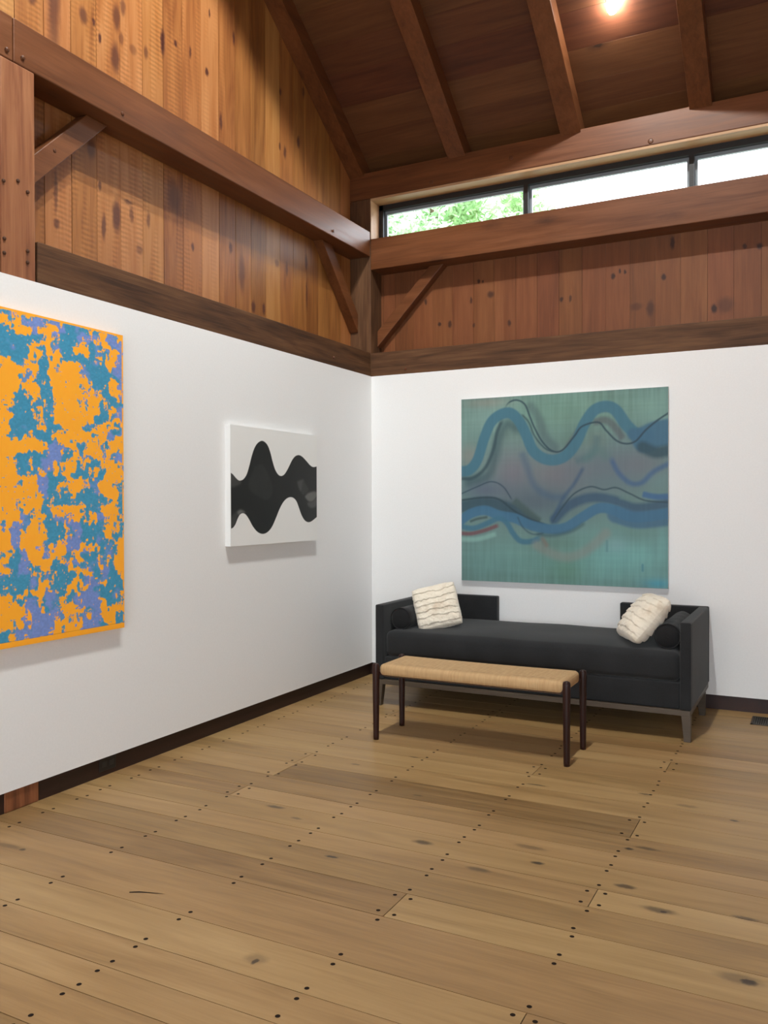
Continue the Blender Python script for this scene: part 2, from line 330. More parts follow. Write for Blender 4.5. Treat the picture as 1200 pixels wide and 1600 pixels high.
# ------------------------------------------------------------------ materials
M = {}
M['white'] = plain('white_wall_paint', (.80, .80, .80), .6, noise=.012, nscale=90, spec=.3, bump=.02)
M['dark'] = plain('dark_gap', (.012, .008, .006), .9)
M['shell'] = plain('sheathing', (.10, .05, .025), .9, noise=.2)
beam_cols = ((.062, .019, .006), (.135, .045, .0145), (.205, .076, .028))
for ax, nm in enumerate('xyz'):
    M['beam_'+nm] = wood('stained_beam_'+nm, ax, beam_cols, .42, .25, random_knots=.16, bump=.12, spec=.38, figure=1.1, hue=.0)
    M['girt_'+nm] = wood('rough_girt_'+nm, ax, ((.042, .017, .009), (.092, .037, .018), (.15, .066, .033)), .62, .2, random_knots=.3, bump=.5, figure=2.0, fine=2.2, spec=.25)
M['post'] = wood('post_timber', 2, ((.105, .034, .013), (.22, .080, .030), (.31, .130, .052)), .5, .2, random_knots=.4, bump=.35, figure=2.1)
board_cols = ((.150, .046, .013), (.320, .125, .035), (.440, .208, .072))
LK = [(-2.958, 4.132, .03, .05, .8), (-2.884, 4.134, .012, .02, 1), (-2.71, 4.243, .03, .08, .8), (-2.722, 4.011, .035, .09, .85), (-2.838, 4.064, .012, .03, 1),
      (-2.579, 4.123, .03, .03, .5), (-2.472, 4.158, .02, .04, .7), (-2.327, 4.289, .02, .09, 1), (-2.21, 4.337, .014, .025, 1), (-2.071, 4.347, .012, .04, .9),
      (-1.906, 4.299, .018, .03, 1), (-1.761, 4.029, .016, .06, .9), (-1.877, 4.699, .01, .03, 1), (-1.616, 4.657, .014, .05, 1), (-1.05, 4.532, .014, .03, 1),
      (-1.061, 4.127, .012, .03, 1), (-.993, 4.105, .02, .05, .9), (-.807, 4.252, .02, .05, 1), (-.731, 4.669, .016, .05, .9), (-3.16, 4.35, .050, .62, .85), (-2.66, 4.33, .022, .05, .7), (-2.675, 4.14, .02, .04, .6), (-2.60, 3.15, .02, .05, .7), (-2.24, 3.42, .05, .07, .5),
      (-2.719, 3.106, .035, .10, .9), (-2.817, 3.018, .016, .08, .8), (-2.627, 3.215, .035, .015, .7), (-2.535, 2.964, .03, .03, .6), (-2.458, 3.161, .018, .05, .7),
      (-2.229, 3.372, .06, .10, .6), (-2.908, 3.423, .035, .06, .7), (-2.055, 3.107, .014, .03, .9), (-2.844, 3.24, .012, .03, .8), (-1.661, 3.205, .02, .04, .9),
      (-1.537, 3.064, .035, .14, .7), (-1.40, 2.855, .025, .045, .9), (-1.273, 2.866, .018, .045, 1), (-1.103, 3.241, .03, .03, .6), (-.974, 3.231, .016, .06, .7),
      (-.701, 3.352, .02, .06, .8), (-.693, 3.093, .014, .12, .8), (-3.153, 3.103, .014, .12, .7), (-3.15, 2.935, .02, .03, .8), (-3.3, 4.05, .03, .04, .8)]
M['boards_left'] = wood('pine_boards_left', 2, board_cols, .42, .42, knots=[((-.2, y, z), (.2, a, b), d) for y, z, a, b, d in LK],
                        knot_col=(.075, .022, .014), saw=(1, -1.5, -2.4, .028), bump=.2, hue=.012, spec=.4, random_knots=.03, figure=1.05, fine=.6)
RK = [(.9, 3.274, .014, .02, 1), (.935, 3.268, .01, .014, .9), (1.004, 3.157, .03, .03, .8), (.549, 2.959, .016, .02, 1), (.642, 2.95, .02, .03, .9), (.423, 3.159, .014, .03, .9),
      (.833, 3.127, .012, .03, .8), (.855, 2.921, .012, .02, .8), (1.161, 2.908, .014, .03, .9), (1.59, 3.049, .016, .022, 1), (1.658, 3.048, .012, .03, .8),
      (2.422, 3.373, .016, .05, .9), (2.36, 3.13, .018, .026, 1), (2.712, 2.858, .022, .035, 1), (2.787, 2.874, .06, .06, .5), (2.917, 3.278, .016, .02, .9), (3.011, 3.265, .02, .025, 1),
      (1.989, 3.182, .016, .025, 1), (2.038, 3.215, .01, .02, 1), (2.079, 3.204, .01, .016, 1), (2.264, 2.906, .03, .06, .7), (2.16, 2.93, .05, .03, .5)]
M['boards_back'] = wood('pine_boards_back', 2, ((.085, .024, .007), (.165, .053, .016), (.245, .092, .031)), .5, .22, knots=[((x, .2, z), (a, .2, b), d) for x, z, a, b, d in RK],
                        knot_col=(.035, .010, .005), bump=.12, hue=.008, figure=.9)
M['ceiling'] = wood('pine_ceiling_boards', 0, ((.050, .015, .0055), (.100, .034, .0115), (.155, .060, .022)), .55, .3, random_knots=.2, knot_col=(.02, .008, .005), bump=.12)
M['liner'] = wood('window_liner_pine', 0, ((.30, .17, .075), (.42, .25, .12), (.52, .34, .18)), .5, .2, bump=.05)
FK = [(1.885, -3.068, .045, .022, .8), (2.195, -3.212, .05, .018, .6), (2.386, -3.048, .028, .014, .9), (2.309, -2.909, .07, .02, .5), (2.685, -2.737, .02, .014, .9), (2.755, -2.70, .05, .016, .6),
      (2.744, -3.098, .04, .018, .8), (2.889, -3.236, .06, .022, .7), (2.905, -3.24, .018, .01, 1), (3.167, -3.16, .045, .012, .7), (3.206, -3.583, .03, .018, 1), (3.18, -3.575, .07, .03, .5), (1.612, -3.372, .028, .010, 1),
      (1.806, -4.166, .01, .02, .9), (1.80, -4.15, .04, .03, .4), (.416, -3.897, .016, .012, .8), (.33, -3.9, .08, .018, .4), (1.10, -2.25, .03, .012, .6), (1.33, -1.98, .03, .01, .7),
      (2.10, -2.13, .06, .012, .7), (2.62, -2.02, .03, .012, .7), (1.08, -3.0, .05, .016, .8), (1.25, -3.08, .03, .012, .6), (1.62, -2.55, .03, .01, .6), (3.05, -2.2, .02, .012, .9), (2.83, -2.1, .05, .02, .4)]
M['floor'] = wood('wide_oak_floor', 0, ((.165, .091, .032), (.325, .197, .080), (.450, .295, .134)), .42, .46,
                  knots=[((x, y, 0), (a, b, .1), d) for x, y, a, b, d in FK], knot_col=(.040, .024, .013), bump=.05, hue=.006, spec=.38, figure=.95, fine=.6)
M['plug'] = plain('dark_wood_plug', (.014, .007, .004), .8, spec=.15)
M['base'] = wood('dark_baseboard', 1, ((.012, .006, .004), (.030, .011, .007), (.05, .02, .012)), .5, .2)
M['black'] = plain('black_frame', (.012, .013, .014), .4)
M['blackout'] = plain('black_plastic', (.01, .01, .01), .35)

# ------------------------------------------------------------------ setting: floor
def st(o, label=None, cat=None):
    o['kind'] = 'structure'
    if label: o['label'] = label
    if cat: o['category'] = cat
    return o

YJ = [.02, -.16, -.36, -.55, -.74, -.90, -1.04, -1.21, -1.41, -1.58, -1.82, -1.985, -2.178, -2.378, -2.612, -2.81, -2.965, -3.168, -3.325, -3.527, -3.722,
      -4.036, -4.245, -4.402, -4.54, -4.716, -4.93, -5.12, -5.30, -5.48, -5.68, -5.86, -6.1, -6.4, -6.7, -7.0, -7.4, -7.8, -8.2, -8.6, -9.0, -9.4]
JX = [.15+.6263*k for k in range(12)]
BUTT = {(-2.378, -2.612): [.80, 2.665], (-3.168, -3.325): [2.656], (-3.527, -3.722): [2.032], (-4.036, -4.245): [2.656], (-1.82, -1.985): [2.03],
        (-1.41, -1.58): [2.655], (-.74, -.90): [1.403], (-2.81, -2.965): [.777], (-4.402, -4.54): [.777], (-1.04, -1.21): [.777]}
TONE = {(-2.378, -2.612, 1): .05, (-3.527, -3.722, 0): .12, (-4.036, -4.245, 1): .18, (-3.527, -3.722, 1): .62, (-4.036, -4.245, 0): .66, (-3.168, -3.325, 0): .55, (-3.168, -3.325, 1): .85,
        (-3.722, -4.036, 0): .42, (-2.378, -2.612, 2): .62, (-1.82, -1.985, 1): .4, (-1.985, -2.178, 0): .7}
fb = MB()
fb.box(-.2, RIGHT, REAR, .02, -.06, -.004, 0, 1)
rr = random.Random(5)
for a, b in zip(YJ[:-1], YJ[1:]):
    cuts = BUTT.get((a, b))
    if cuts is None: cuts = [JX[rr.choice([1, 5, 6, 7, 8, 9])]+0] if rr.random() < .35 else []
    xs = [-.1]+sorted(cuts)+[RIGHT]
    g = .0015
    for k, (x0, x1) in enumerate(zip(xs[:-1], xs[1:])):
        tone = TONE.get((a, b, k), rr.uniform(.28, .72))
        fb.box(x0+g, x1-g, b+g, a-g, -.004, 0, tone)
    for jx in JX:
        near = [c for c in cuts if abs(c-jx) < .06]
        for yy in (a-.03, b+.03):
            q = [jx-.032, jx+.034] if near else [jx+rr.uniform(-.006, .006)]
            for xq in q: fb.disc((xq, yy+rr.uniform(-.004, .004), 0), .0082, 10, 0, 2)
# the long open split in one board
fb.poly([(1.10, -3.985, .0005), (1.13, -3.965, .0005), (1.20, -3.945, .0005), (1.235, -3.937, .0005), (1.20, -3.951, .0005), (1.14, -3.972, .0005), (1.105, -3.992, .0005)], [(0, 1, 2, 3, 4, 5, 6)], 0, 2)
st(fb.build('floor', [M['floor'], M['dark'], M['plug']]), 'wide oak plank floor with dark peg plugs', 'floor')

# ------------------------------------------------------------------ setting: walls
CB = ROOF0+.17                                  # underside of the ceiling boards
def zc(y): return CB-SLOPE*y if y > RIDGE else CB-SLOPE*(2*RIDGE-y)
b = MB(); b.box(.0, .012, REAR, 0, .102, 2.53); st(b.build('wall_left', M['white']), 'white painted left wall', 'wall')
b = MB(); b.box(.012, RIGHT, -.012, 0, .102, 2.53); st(b.build('wall_back', M['white']), 'white painted back wall', 'wall')
# upper wood wall in the gable
b = MB(); k = 0; y = -.16+.0; edges = [0.2, -.16]+[-.342-.1803*i for i in range(16)]
edges += [edges[-1]-.18*(i+1) for i in range(36)]
rb = random.Random(21)
tones = {2: .4}
for i, (a, c) in enumerate(zip(edges[:-1], edges[1:])):
    if c < REAR: break
    g = .0022 if rb.random() < .5 else .0010
    for (p0, p1) in [(a-g, c+g)]:
        tone = tones.get(i, rb.uniform(.15, .85))
        pts = [(p0, 2.4), (p1, 2.4), (p1, zc(p1)+.01), (p0, zc(p0)+.01)]
        if p1 < RIDGE < p0: pts = [(p0, 2.4), (p1, 2.4), (p1, zc(p1)+.01), (RIDGE, zc(RIDGE)+.01), (p0, zc(p0)+.01)]
        b.prism(pts, 0, -.225, -.2+.0006*rb.random(), tone)
b.prism([(.2, -.05), (REAR, -.05), (REAR, zc(REAR)+.02), (RIDGE, zc(RIDGE)+.02), (.2, zc(.2)+.02)], 0, -.27, -.227, 0, 1)
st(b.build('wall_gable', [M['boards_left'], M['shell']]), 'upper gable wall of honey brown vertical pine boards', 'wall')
# upper wood wall below the clerestory
b = MB(); x = -.05; eb = [-.2, .02, .132, .311, .49, .665, .855, 1.033, 1.217, 1.393, 1.57, 1.752, 1.935, 2.114, 2.301, 2.48, 2.666, 2.844, 3.023]
while eb[-1] < RIGHT: eb.append(eb[-1]+.18)
for i, (a, c) in enumerate(zip(eb[:-1], eb[1:])):
    g = .0012 if rb.random() < .4 else .0005
    b.box(a+g, min(c, RIGHT)-g, .2, .225, 2.4, 3.66, rb.uniform(.15, .85))
b.box(-.27, RIGHT, .226, .26, -.05, 3.66, 0, 1)
b.box(-.27, -.01, .2, .26, 3.66, 4.26, 0, 1); b.box(5.06, RIGHT, .2, .26, 3.66, 4.26, 0, 1)
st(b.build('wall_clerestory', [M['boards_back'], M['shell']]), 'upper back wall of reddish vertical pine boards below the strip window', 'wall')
# unseen remainder of the hall
b = MB(); b.box(RIGHT, RIGHT+.1, REAR, .26, -.05, 2.53); b.box(RIGHT, RIGHT+.1, REAR, .26, 2.53, 7.7, .5, 1); st(b.build('wall_right', [M['white'], M['boards_back']]))
b = MB()
b.box(-.27, 1.0, REAR-.1, REAR, -.05, 3.0); b.box(6.2, RIGHT, REAR-.1, REAR, -.05, 3.0); b.box(1.0, 6.2, REAR-.1, REAR, -.05, .5); b.box(-.27, RIGHT, REAR-.1, REAR, 3.0, 4.5, .5, 1)  # unseen opening added for soft fill from the rear
st(b.build('wall_rear', [M['white'], M['boards_back']]))
# baseboards
b = MB(); b.box(-.028, -.006, -3.452, -.0, -.0, .112); b.box(-.028, -.006, REAR, -3.652, 0, .112); st(b.build('baseboard_left', M['base']), 'dark brown recessed baseboard under the left wall', 'baseboard')
b = MB(); b.box(.0, RIGHT, .004, .02, .0, .112, .3); b.box(-.2, .0, -.006, .02, 0, .112, .3)
st(b.build('baseboard_back', M['base']), 'dark brown recessed baseboard under the back wall', 'baseboard')
# ceiling: boards run along the wall, both slopes, with sheathing above
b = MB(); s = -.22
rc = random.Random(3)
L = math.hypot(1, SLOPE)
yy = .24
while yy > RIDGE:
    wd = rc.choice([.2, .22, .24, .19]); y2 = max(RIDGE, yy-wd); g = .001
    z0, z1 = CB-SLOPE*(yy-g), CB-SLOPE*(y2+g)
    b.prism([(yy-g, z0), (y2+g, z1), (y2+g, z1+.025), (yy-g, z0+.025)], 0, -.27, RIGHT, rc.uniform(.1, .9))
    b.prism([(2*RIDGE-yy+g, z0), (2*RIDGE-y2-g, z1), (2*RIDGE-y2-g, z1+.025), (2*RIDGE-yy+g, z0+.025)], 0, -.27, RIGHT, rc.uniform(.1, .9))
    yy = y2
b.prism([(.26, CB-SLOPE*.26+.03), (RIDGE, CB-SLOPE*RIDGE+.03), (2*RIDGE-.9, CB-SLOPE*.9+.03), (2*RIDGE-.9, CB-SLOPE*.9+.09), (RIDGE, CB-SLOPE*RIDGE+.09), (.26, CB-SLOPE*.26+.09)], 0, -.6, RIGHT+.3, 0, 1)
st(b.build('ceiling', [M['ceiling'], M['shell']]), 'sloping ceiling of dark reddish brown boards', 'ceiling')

# ------------------------------------------------------------------ timber frame
def beam(name, x0, x1, y0, y1, z0, z1, mat, label, cat, rnd=.5, bev=.006):
    b = MB(); b.box(x0, x1, y0, y1, z0, z1, rnd); o = b.build(name, M[mat], bevel=bev); st(o, label, cat); return o
def peg(parent, c, axis, r=.011, h=.010, mat='beam_x'):
    V, F = lathe([(r, -.02), (r, h*.6), (r*.7, h)], 12, axis)
    if axis == 1: V = [(v[0], -v[1], v[2]) for v in V]
    o = np_mesh('peg', V, F, M[mat], parent); o.location = c; return o

g1 = beam('girt_beam', -.2, 0, -3.443, -.001, 2.53, 2.735, 'girt_y', 'rough dark brown horizontal timber along top of the white left wall', 'beam', .35)
g2 = beam('girt_beam', .001, RIGHT, .0, .2, 2.53, 2.73, 'girt_x', 'brown horizontal timber along top of the white back wall', 'beam', .62)
beam('girt_beam', -.2, 0, REAR, -3.66, 2.53, 2.735, 'girt_y', 'brown horizontal timber left of the near wall post', 'beam', .4)
peg(g1, (0, -.62, 2.60), 0); peg(g2, (.33, 0, 2.575), 1)
tb = beam('tie_beam', -.2, 0, -3.576, -.006, 3.546, 3.756, 'beam_y', 'long brown tie beam crossing the gable wall above the left painting', 'beam', .55)
for yq in (-3.525, -2.874, -.625): peg(tb, (0, yq, 3.587), 0)
tb2 = beam('tie_beam', -.2, 0, REAR, -3.579, 3.546, 3.756, 'beam_y', 'lighter end of a second tie beam butting over the near wall post', 'beam', .95)
peg(tb2, (0, -3.614, 3.584), 0)
bb = beam('window_beam', -.0, RIGHT, .0, .2, 3.436, 3.697, 'beam_x', 'long brown beam running below the strip window', 'beam', .5)
pl = beam('plate_beam', -.2, RIGHT, .0, .2, 4.042, 4.262, 'beam_x', 'brown roof plate beam above the strip window', 'beam', .4)
for xq, zq in ((.566, 4.077), (1.244, 4.147), (2.3, 4.07)): peg(pl, (xq, 0, zq), 1, .019, .004)
cp = beam('corner_post_pillar', -.2, 0, .0, .2, 0, 4.040, 'girt_z', 'square dark timber post standing in the wall corner', 'post', .62)
lp = beam('wall_post_pillar', -.2, 0, -3.650, -3.456, 0, 3.544, 'post', 'square knotty orange brown timber post at left edge above the orange painting', 'post', .55)
for yq, zq in ((-3.557, 2.991), (-3.502, 2.955), (-3.637, 2.964), (-3.504, 2.671), (-3.505, 2.617), (-3.635, 2.696), (-3.636, 2.629)): peg(lp, (0, yq, zq), 0, .009, .008, 'girt_z')
# knee braces (parallelogram bars)
def brace(prof, axis, a, c, mat, label, rnd):
    b = MB(); b.prism(prof, axis, a, c, rnd); return st(b.build('knee_brace_beam', M[mat], bevel=.004), label, 'knee brace')
o = brace([(-3.456, 3.118), (-3.02, 3.546), (-2.868, 3.546), (-3.456, 2.968)], 0, -.2, -.115, 'beam_y', 'short diagonal knee brace between near wall post and tie beam', .75)
peg(o, (-.115, -3.235, 3.275), 0, .01, .004)
brace([(-.012, 2.915), (-.60, 3.546), (-.445, 3.546), (-.012, 3.065)], 0, -.199, -.115, 'beam_y', 'diagonal knee brace from tie beam down to left side of the corner post', .45)
brace([(.002, 2.935), (.495, 3.436), (.622, 3.436), (.002, 2.80)], 1, .115, .199, 'beam_x', 'diagonal knee brace below left end of the window beam', .45)
# rafters
names = {0: 'dark rafter lying against the gable wall', 1: 'rafter second from the gable wall', 2: 'rafter lit by the bare lamp on its right side', 3: 'rafter right of the ceiling lamp'}
for i in range(9):
    x0 = -.212+.926*i; x1 = x0+.152
    if x1 > RIGHT: break
    b = MB()
    rz = lambda y: ROOF0-SLOPE*y
    b.prism([(.0, rz(0)), (.0, 4.262), (.2, 4.262), (.2, zc(.2)-.001), (RIDGE+.02, zc(RIDGE+.02)-.001), (RIDGE+.02, rz(RIDGE+.02))], 0, x0, x1, .25+.5*((i*7) % 5)/4)
    st(b.build('rafter_beam', M['beam_y'], bevel=.005), names.get(i, 'brown roof rafter'), 'rafter')
# ridge
beam('ridge_beam', -.2, RIGHT, RIDGE-.1, RIDGE+.018, ROOF0-SLOPE*RIDGE-.3, zc(RIDGE)-.08, 'beam_x', 'ridge beam', 'beam')

# ------------------------------------------------------------------ strip window
wn = MB()
X0, X1 = -.0, 5.05
wn.box(X0, X1, .002, .2, 4.022, 4.040, .5)                      # head liner
wn.box(X0-.012, X0+.004, .002, .2, 3.699, 4.022, .5)              # jamb liner
wn.box(X1-.004, X1+.012, .002, .2, 3.699, 4.022, .5)
wn.box(X0, X1, .15, .24, 3.66, 3.70, .5)                       # sill liner
win = wn.build('window_1', M['liner']); st(win, 'long strip window with three panes showing high up the back wall', 'window')
f = MB(); zt, zb = 4.022, 3.70
f.box(X0+.004, X1-.004, .15, .20, zt-.045, zt); f.box(X0+.004, X1-.004, .15, .20, zb, zb+.03)
f.box(X0+.004, X0+.044, .15, .20, zb, zt); f.box(X1-.044, X1-.004, .15, .20, zb, zt)
fr = f.build('window_frame', M['black'], win)
sashm = plain('grey_sash', (.22, .25, .27), .4)
for i, (a, c) in enumerate([(X0+.044, 1.30), (1.335, 2.545), (2.58, 3.80), (3.835, X1-.044)]):
    if i: f = MB(); f.box(a-.035, a, .148, .2, zb+.03, zt-.045); f.build('mullion', M['black'], win)
    f = MB(); f.box(a, c, .19, .215, zt-.072, zt-.045); f.box(a, a+.02, .19, .215, zb+.03, zt-.072); f.box(c-.02, c, .19, .215, zb+.03, zt-.072)
    f.build('sash', sashm, win)
    t = NT('window_glass'); gl = t.n('ShaderNodeBsdfGlossy'); gl.inputs['Roughness'].default_value = .02; tr = t.n('ShaderNodeBsdfTransparent'); ms = t.n('ShaderNodeMixShader')
    ms.inputs[0].default_value = .06; t.t.links.new(tr.outputs[0], ms.inputs[1]); t.t.links.new(gl.outputs[0], ms.inputs[2])
    t.t.links.new(ms.outputs[0], t.t.nodes['Material Output'].inputs[0])
    f = MB(); f.box(a+.02, c-.02, .198, .204, zb+.03, zt-.072); f.build('pane', t.m, win)

# outside: ground and the tree beyond the glass
b = MB(); b.box(-12, 14, .6, 24, -.35, -.25); st(b.build('ground', plain('outside_grass', (.10, .16, .05), .9, noise=.4, nscale=4)))
def tree(cx, cy, cz, r, n, label, seed):
    root = empty('tree', (cx, cy, -.25)); tag(root, label, 'tree')
    V, F = lathe([(.16, 0), (.12, 1.5), (.10, cz-.2), (.03, cz+.9)], 10); np_mesh('trunk', V, F, plain('bark', (.12, .08, .05), .9), root)
    t = NT('bright_leaves'); oi = t.n('ShaderNodeAttribute', attribute_name='rnd').outputs['Fac']
    col = t.ramp(oi, [(0, (.24, .46, .20)), (.6, (.58, .80, .50)), (1, (.88, .95, .80))])
    t.out(col, .5, **{'Transmission Weight': 0.}); tl = t.n('ShaderNodeBsdfTranslucent'); t.set(tl.inputs[0], col); ms = t.n('ShaderNodeMixShader'); ms.inputs[0].default_value = .5
    t.t.links.new(t.bsdf.outputs[0], ms.inputs[1]); t.t.links.new(tl.outputs[0], ms.inputs[2]); t.t.links.new(ms.outputs[0], t.t.nodes['Material Output'].inputs[0])
    q = random.Random(seed); b = MB()
    clumps = []
    for _ in range(46):
        d = Vector((q.gauss(0, 1), q.gauss(0, 1), q.gauss(0, 1))).normalized()*q.uniform(.25, 1)*r
        clumps.append((Vector((d.x, d.y, d.z*.85)), q.uniform(.2, .42)))
    for _ in range(n):
        c, cr = q.choice(clumps)
        p = c+Vector((q.gauss(0, .5), q.gauss(0, .5), q.gauss(0, .5)))*cr+Vector((0, 0, cz))
        a = Vector((q.gauss(0, 1), q.gauss(0, 1), q.gauss(0, .6))).normalized(); s_ = a.cross(Vector((q.gauss(0, 1), q.gauss(0, 1), q.gauss(0, 1)))).normalized()
        nrm = a.cross(s_); l = q.uniform(.05, .09); wd = l*.34
        b.poly([p-a*l, p+s_*wd+nrm*.01, p+a*l, p-s_*wd+nrm*.01], [(0, 1, 2), (0, 2, 3)], q.random())
    b.build('crown', t.m, root)
tree(-1.42, 4.6, 5.75, 1.5, 17000, 'bright green leafy tree outside behind left pane of the strip window', 4)

# ------------------------------------------------------------------ spotlights in the rafter bay
lamp_body = plain('lamp_housing', (.75, .72, .68), .4)
def spot_lamp(y, power, label, size):
    z = ROOF0-SLOPE*y+.118
    root = empty('spotlight', (LAMP_X, y, z)); tag(root, label, 'ceiling light', 'lamps in the rafter bay')
    V, F = lathe([(.012, .030), (.036, .034), (.040, .050), (.018, .060)], 20); np_mesh('housing', V, F, lamp_body, root)
    t = NT('glowing_bulb'); em = t.n('ShaderNodeEmission'); em.inputs[0].default_value = LAMP_COL+(1,); em.inputs[1].default_value = power/(.0345*size*size)
    t.t.links.new(em.outputs[0], t.t.nodes['Material Output'].inputs[0])
    V, F = lathe([(.006*size, -.050*size), (.020*size, -.045*size), (.030*size, -.030*size), (.034*size, -.008*size), (.034*size, .012*size), (.028*size, .022*size), (.012*size, .030)], 12); np_mesh('bulb', V, F, t.m, root)
    return root
def wall_fill_spot(y, power, target, label):  # unseen lamp added to lift the left wall above the back wall
    z = ROOF0-SLOPE*y+.118
    root = empty('spotlight', (LAMP_X, y, z)); tag(root, label, 'ceiling light', 'lamps in the rafter bay')
    V, F = lathe([(.012, .030), (.036, .034), (.040, .050), (.018, .060)], 20); np_mesh('housing', V, F, lamp_body, root)
    l = bpy.data.lights.new('wall_fill_beam', 'SPOT'); l.energy = power; l.color = LAMP_COL; l.shadow_soft_size = .02; l.spot_size = math.radians(112); l.spot_blend = .9
    lo = bpy.data.objects.new('wall_fill_beam', l); lo.parent = root; COL.objects.link(lo); lo['kind'] = 'helper'
    d = Vector(target)-Vector((LAMP_X, y, z)); lo.rotation_euler = d.to_track_quat('-Z', 'Y').to_euler()
wall_fill_spot(-3.3, WALL_FILL[0], (-.4, -3.1, 2.6), 'unseen lamp added in the rafter bay to brighten the left wall')
labs = ['glowing white bulb at top of the photo between two rafters', 'second lamp of the rafter bay, above the top edge', 'third lamp of the rafter bay, above the top edge']
for (y, pw), lb, sz in zip(SPOTS, labs, (1, .5, .5)): spot_lamp(y, pw, lb, sz)

# ------------------------------------------------------------------ paintings
def art_grid(nu, nv):
    u = (np.arange(nu)+.5)/nu; v = (np.arange(nv)+.5)/nv
    return np.meshgrid(u, v)            # v rows upward

def build_painting(name, origin, du, dv, nrm, wd, ht, depth, rgb, side_mat, label, cat, rough=.5, round_=0.):
    """a stretched canvas: painted front face sampled on a fine grid, and canvas sides"""
    nv, nu = rgb.shape[:2]
    root = empty(name, origin); tag(root, label, cat)
    du, dv, nrm = map(np.array, (du, dv, nrm))
    uu, vv = np.meshgrid(np.linspace(0, wd, nu), np.linspace(0, ht, nv))
    P = uu[..., None]*du+vv[..., None]*dv+depth*nrm
    me = bpy.data.meshes.new('painted_face'); me.vertices.add(nu*nv); me.vertices.foreach_set('co', P.reshape(-1).astype(np.float32))
    i = np.arange(nu-1)[None, :]; j = np.arange(nv-1)[:, None]; a = j*nu+i
    quads = np.stack([a, a+1, a+nu+1, a+nu], -1).reshape(-1, 4)
    if np.dot(np.cross(du, dv), nrm) < 0: quads = quads[:, ::-1]
    nq = len(quads); me.loops.add(nq*4); me.polygons.add(nq)
    me.loops.foreach_set('vertex_index', quads.reshape(-1).astype(np.int32)); me.polygons.foreach_set('loop_start', np.arange(0, nq*4, 4, dtype=np.int32))
    me.update(calc_edges=True)
    ca = me.color_attributes.new('paint', 'FLOAT_COLOR', 'POINT')
    ca.data.foreach_set('color', np.concatenate([rgb, np.ones((nv, nu, 1))], -1).reshape(-1).astype(np.float32))
    t = NT(name+'_paint'); c = t.n('ShaderNodeAttribute', attribute_name='paint').outputs['Color']
    nz = t.noise(t.n('ShaderNodeTexCoord').outputs['Object'], 260, 2)
    me.materials.append(t.out(c, rough, t.bump(nz.outputs[0], .12, .001), .3))
    o = bpy.data.objects.new('painted_face', me); COL.objects.link(o); o.parent = root
    # sides and back
    c4 = [np.zeros(3), wd*du, wd*du+ht*dv, ht*dv]; V = [tuple(p) for p in c4]+[tuple(p+nrm*(depth-.0004)) for p in c4]
    b = MB(); b.poly(V, [(0, 1, 2, 3), (0, 1, 5, 4), (1, 2, 6, 5), (2, 3, 7, 6), (3, 0, 4, 7)]); b.build('canvas_side', side_mat, root)
    return root

def inside(poly, U, V):
    r = np.zeros(U.shape, bool); n = len(poly)
    for k in range(n):
        (x0, y0), (x1, y1) = poly[k], poly[(k+1) % n]
        if y0 == y1: continue
        cnd = ((y0 > V) != (y1 > V)) & (U < (x1-x0)*(V-y0)/(y1-y0)+x0); r ^= cnd
    return r
def smooth_line(pts, n=10):
    P = [np.array(p) for p in pts]; P = [2*P[0]-P[1]]+P+[2*P[-1]-P[-2]]; out = []
    for i in range(1, len(P)-2):
        for k in range(n):
            t = k/n; out.append(.5*((2*P[i])+(-P[i-1]+P[i+1])*t+(2*P[i-1]-5*P[i]+4*P[i+1]-P[i+2])*t*t+(-P[i-1]+3*P[i]-3*P[i+1]+P[i+2])*t**3))
    out.append(P[-2]); return [tuple(q) for q in out]
def blur(a, k):
    if k < 1: return a
    ker = np.hanning(2*k+3)[1:-1]; ker /= ker.sum()
    def one(m):
        q = np.pad(m, ((k, k), (0, 0)), mode='edge'); return sum(ker[i]*q[i:i+m.shape[0]] for i in range(2*k+1))
    return one(one(a).T).T

# --- black wave painting on white
def paint_wave():
    nu, nv = 330, 300; U, V = art_grid(nu, nv)
    tp = smooth_line([(p[0], p[1]) for p in P2_TOP]); bt = smooth_line([(p[0], p[1]) for p in P2_BOT])
    tu = np.array(tp); bu = np.array(bt)
    yt = np.interp(U[0], tu[:, 0], tu[:, 1]); yb = np.interp(U[0], bu[:, 0], bu[:, 1])
    px = 1/nv
    m = np.clip((yt[None]-V)/px*.7+.5, 0, 1)*np.clip((V-yb[None])/px*.7+.5, 0, 1)
    m *= np.clip((U-.004)*300, 0, 1)*np.clip((.996-U)*300, 0, 1)
    white = np.array([.80, .80, .785]); img = np.ones((nv, nu, 3))*white
    tone = np.full((nv, nu), .10)
    for pl_, g in P2_POLY:
        mm = blur(inside(smooth_line(pl_+[pl_[0]], 5), U, V).astype(float), 5); tone = tone*(1-mm)+g*mm
    tone *= 1+.12*(vnoise((nv, nu), (8, 20), octaves=3)-.5)
    dk = np.stack([tone**2.0*1.0+.002, tone**2.0*1.0+.0025, tone**2.0*.95+.002], -1)*1.0
    return img*(1-m[..., None])+dk*m[..., None]
build_painting('painting', (.0125, -2.005, 1.18), (0, 1, 0), (0, 0, 1), (1, 0, 0), 1.044, .78, .0425, paint_wave(), plain('white_canvas_edge', (.78, .78, .77), .6),
               'small white canvas with a black wavy shape, between orange painting and corner', 'painting', .45)

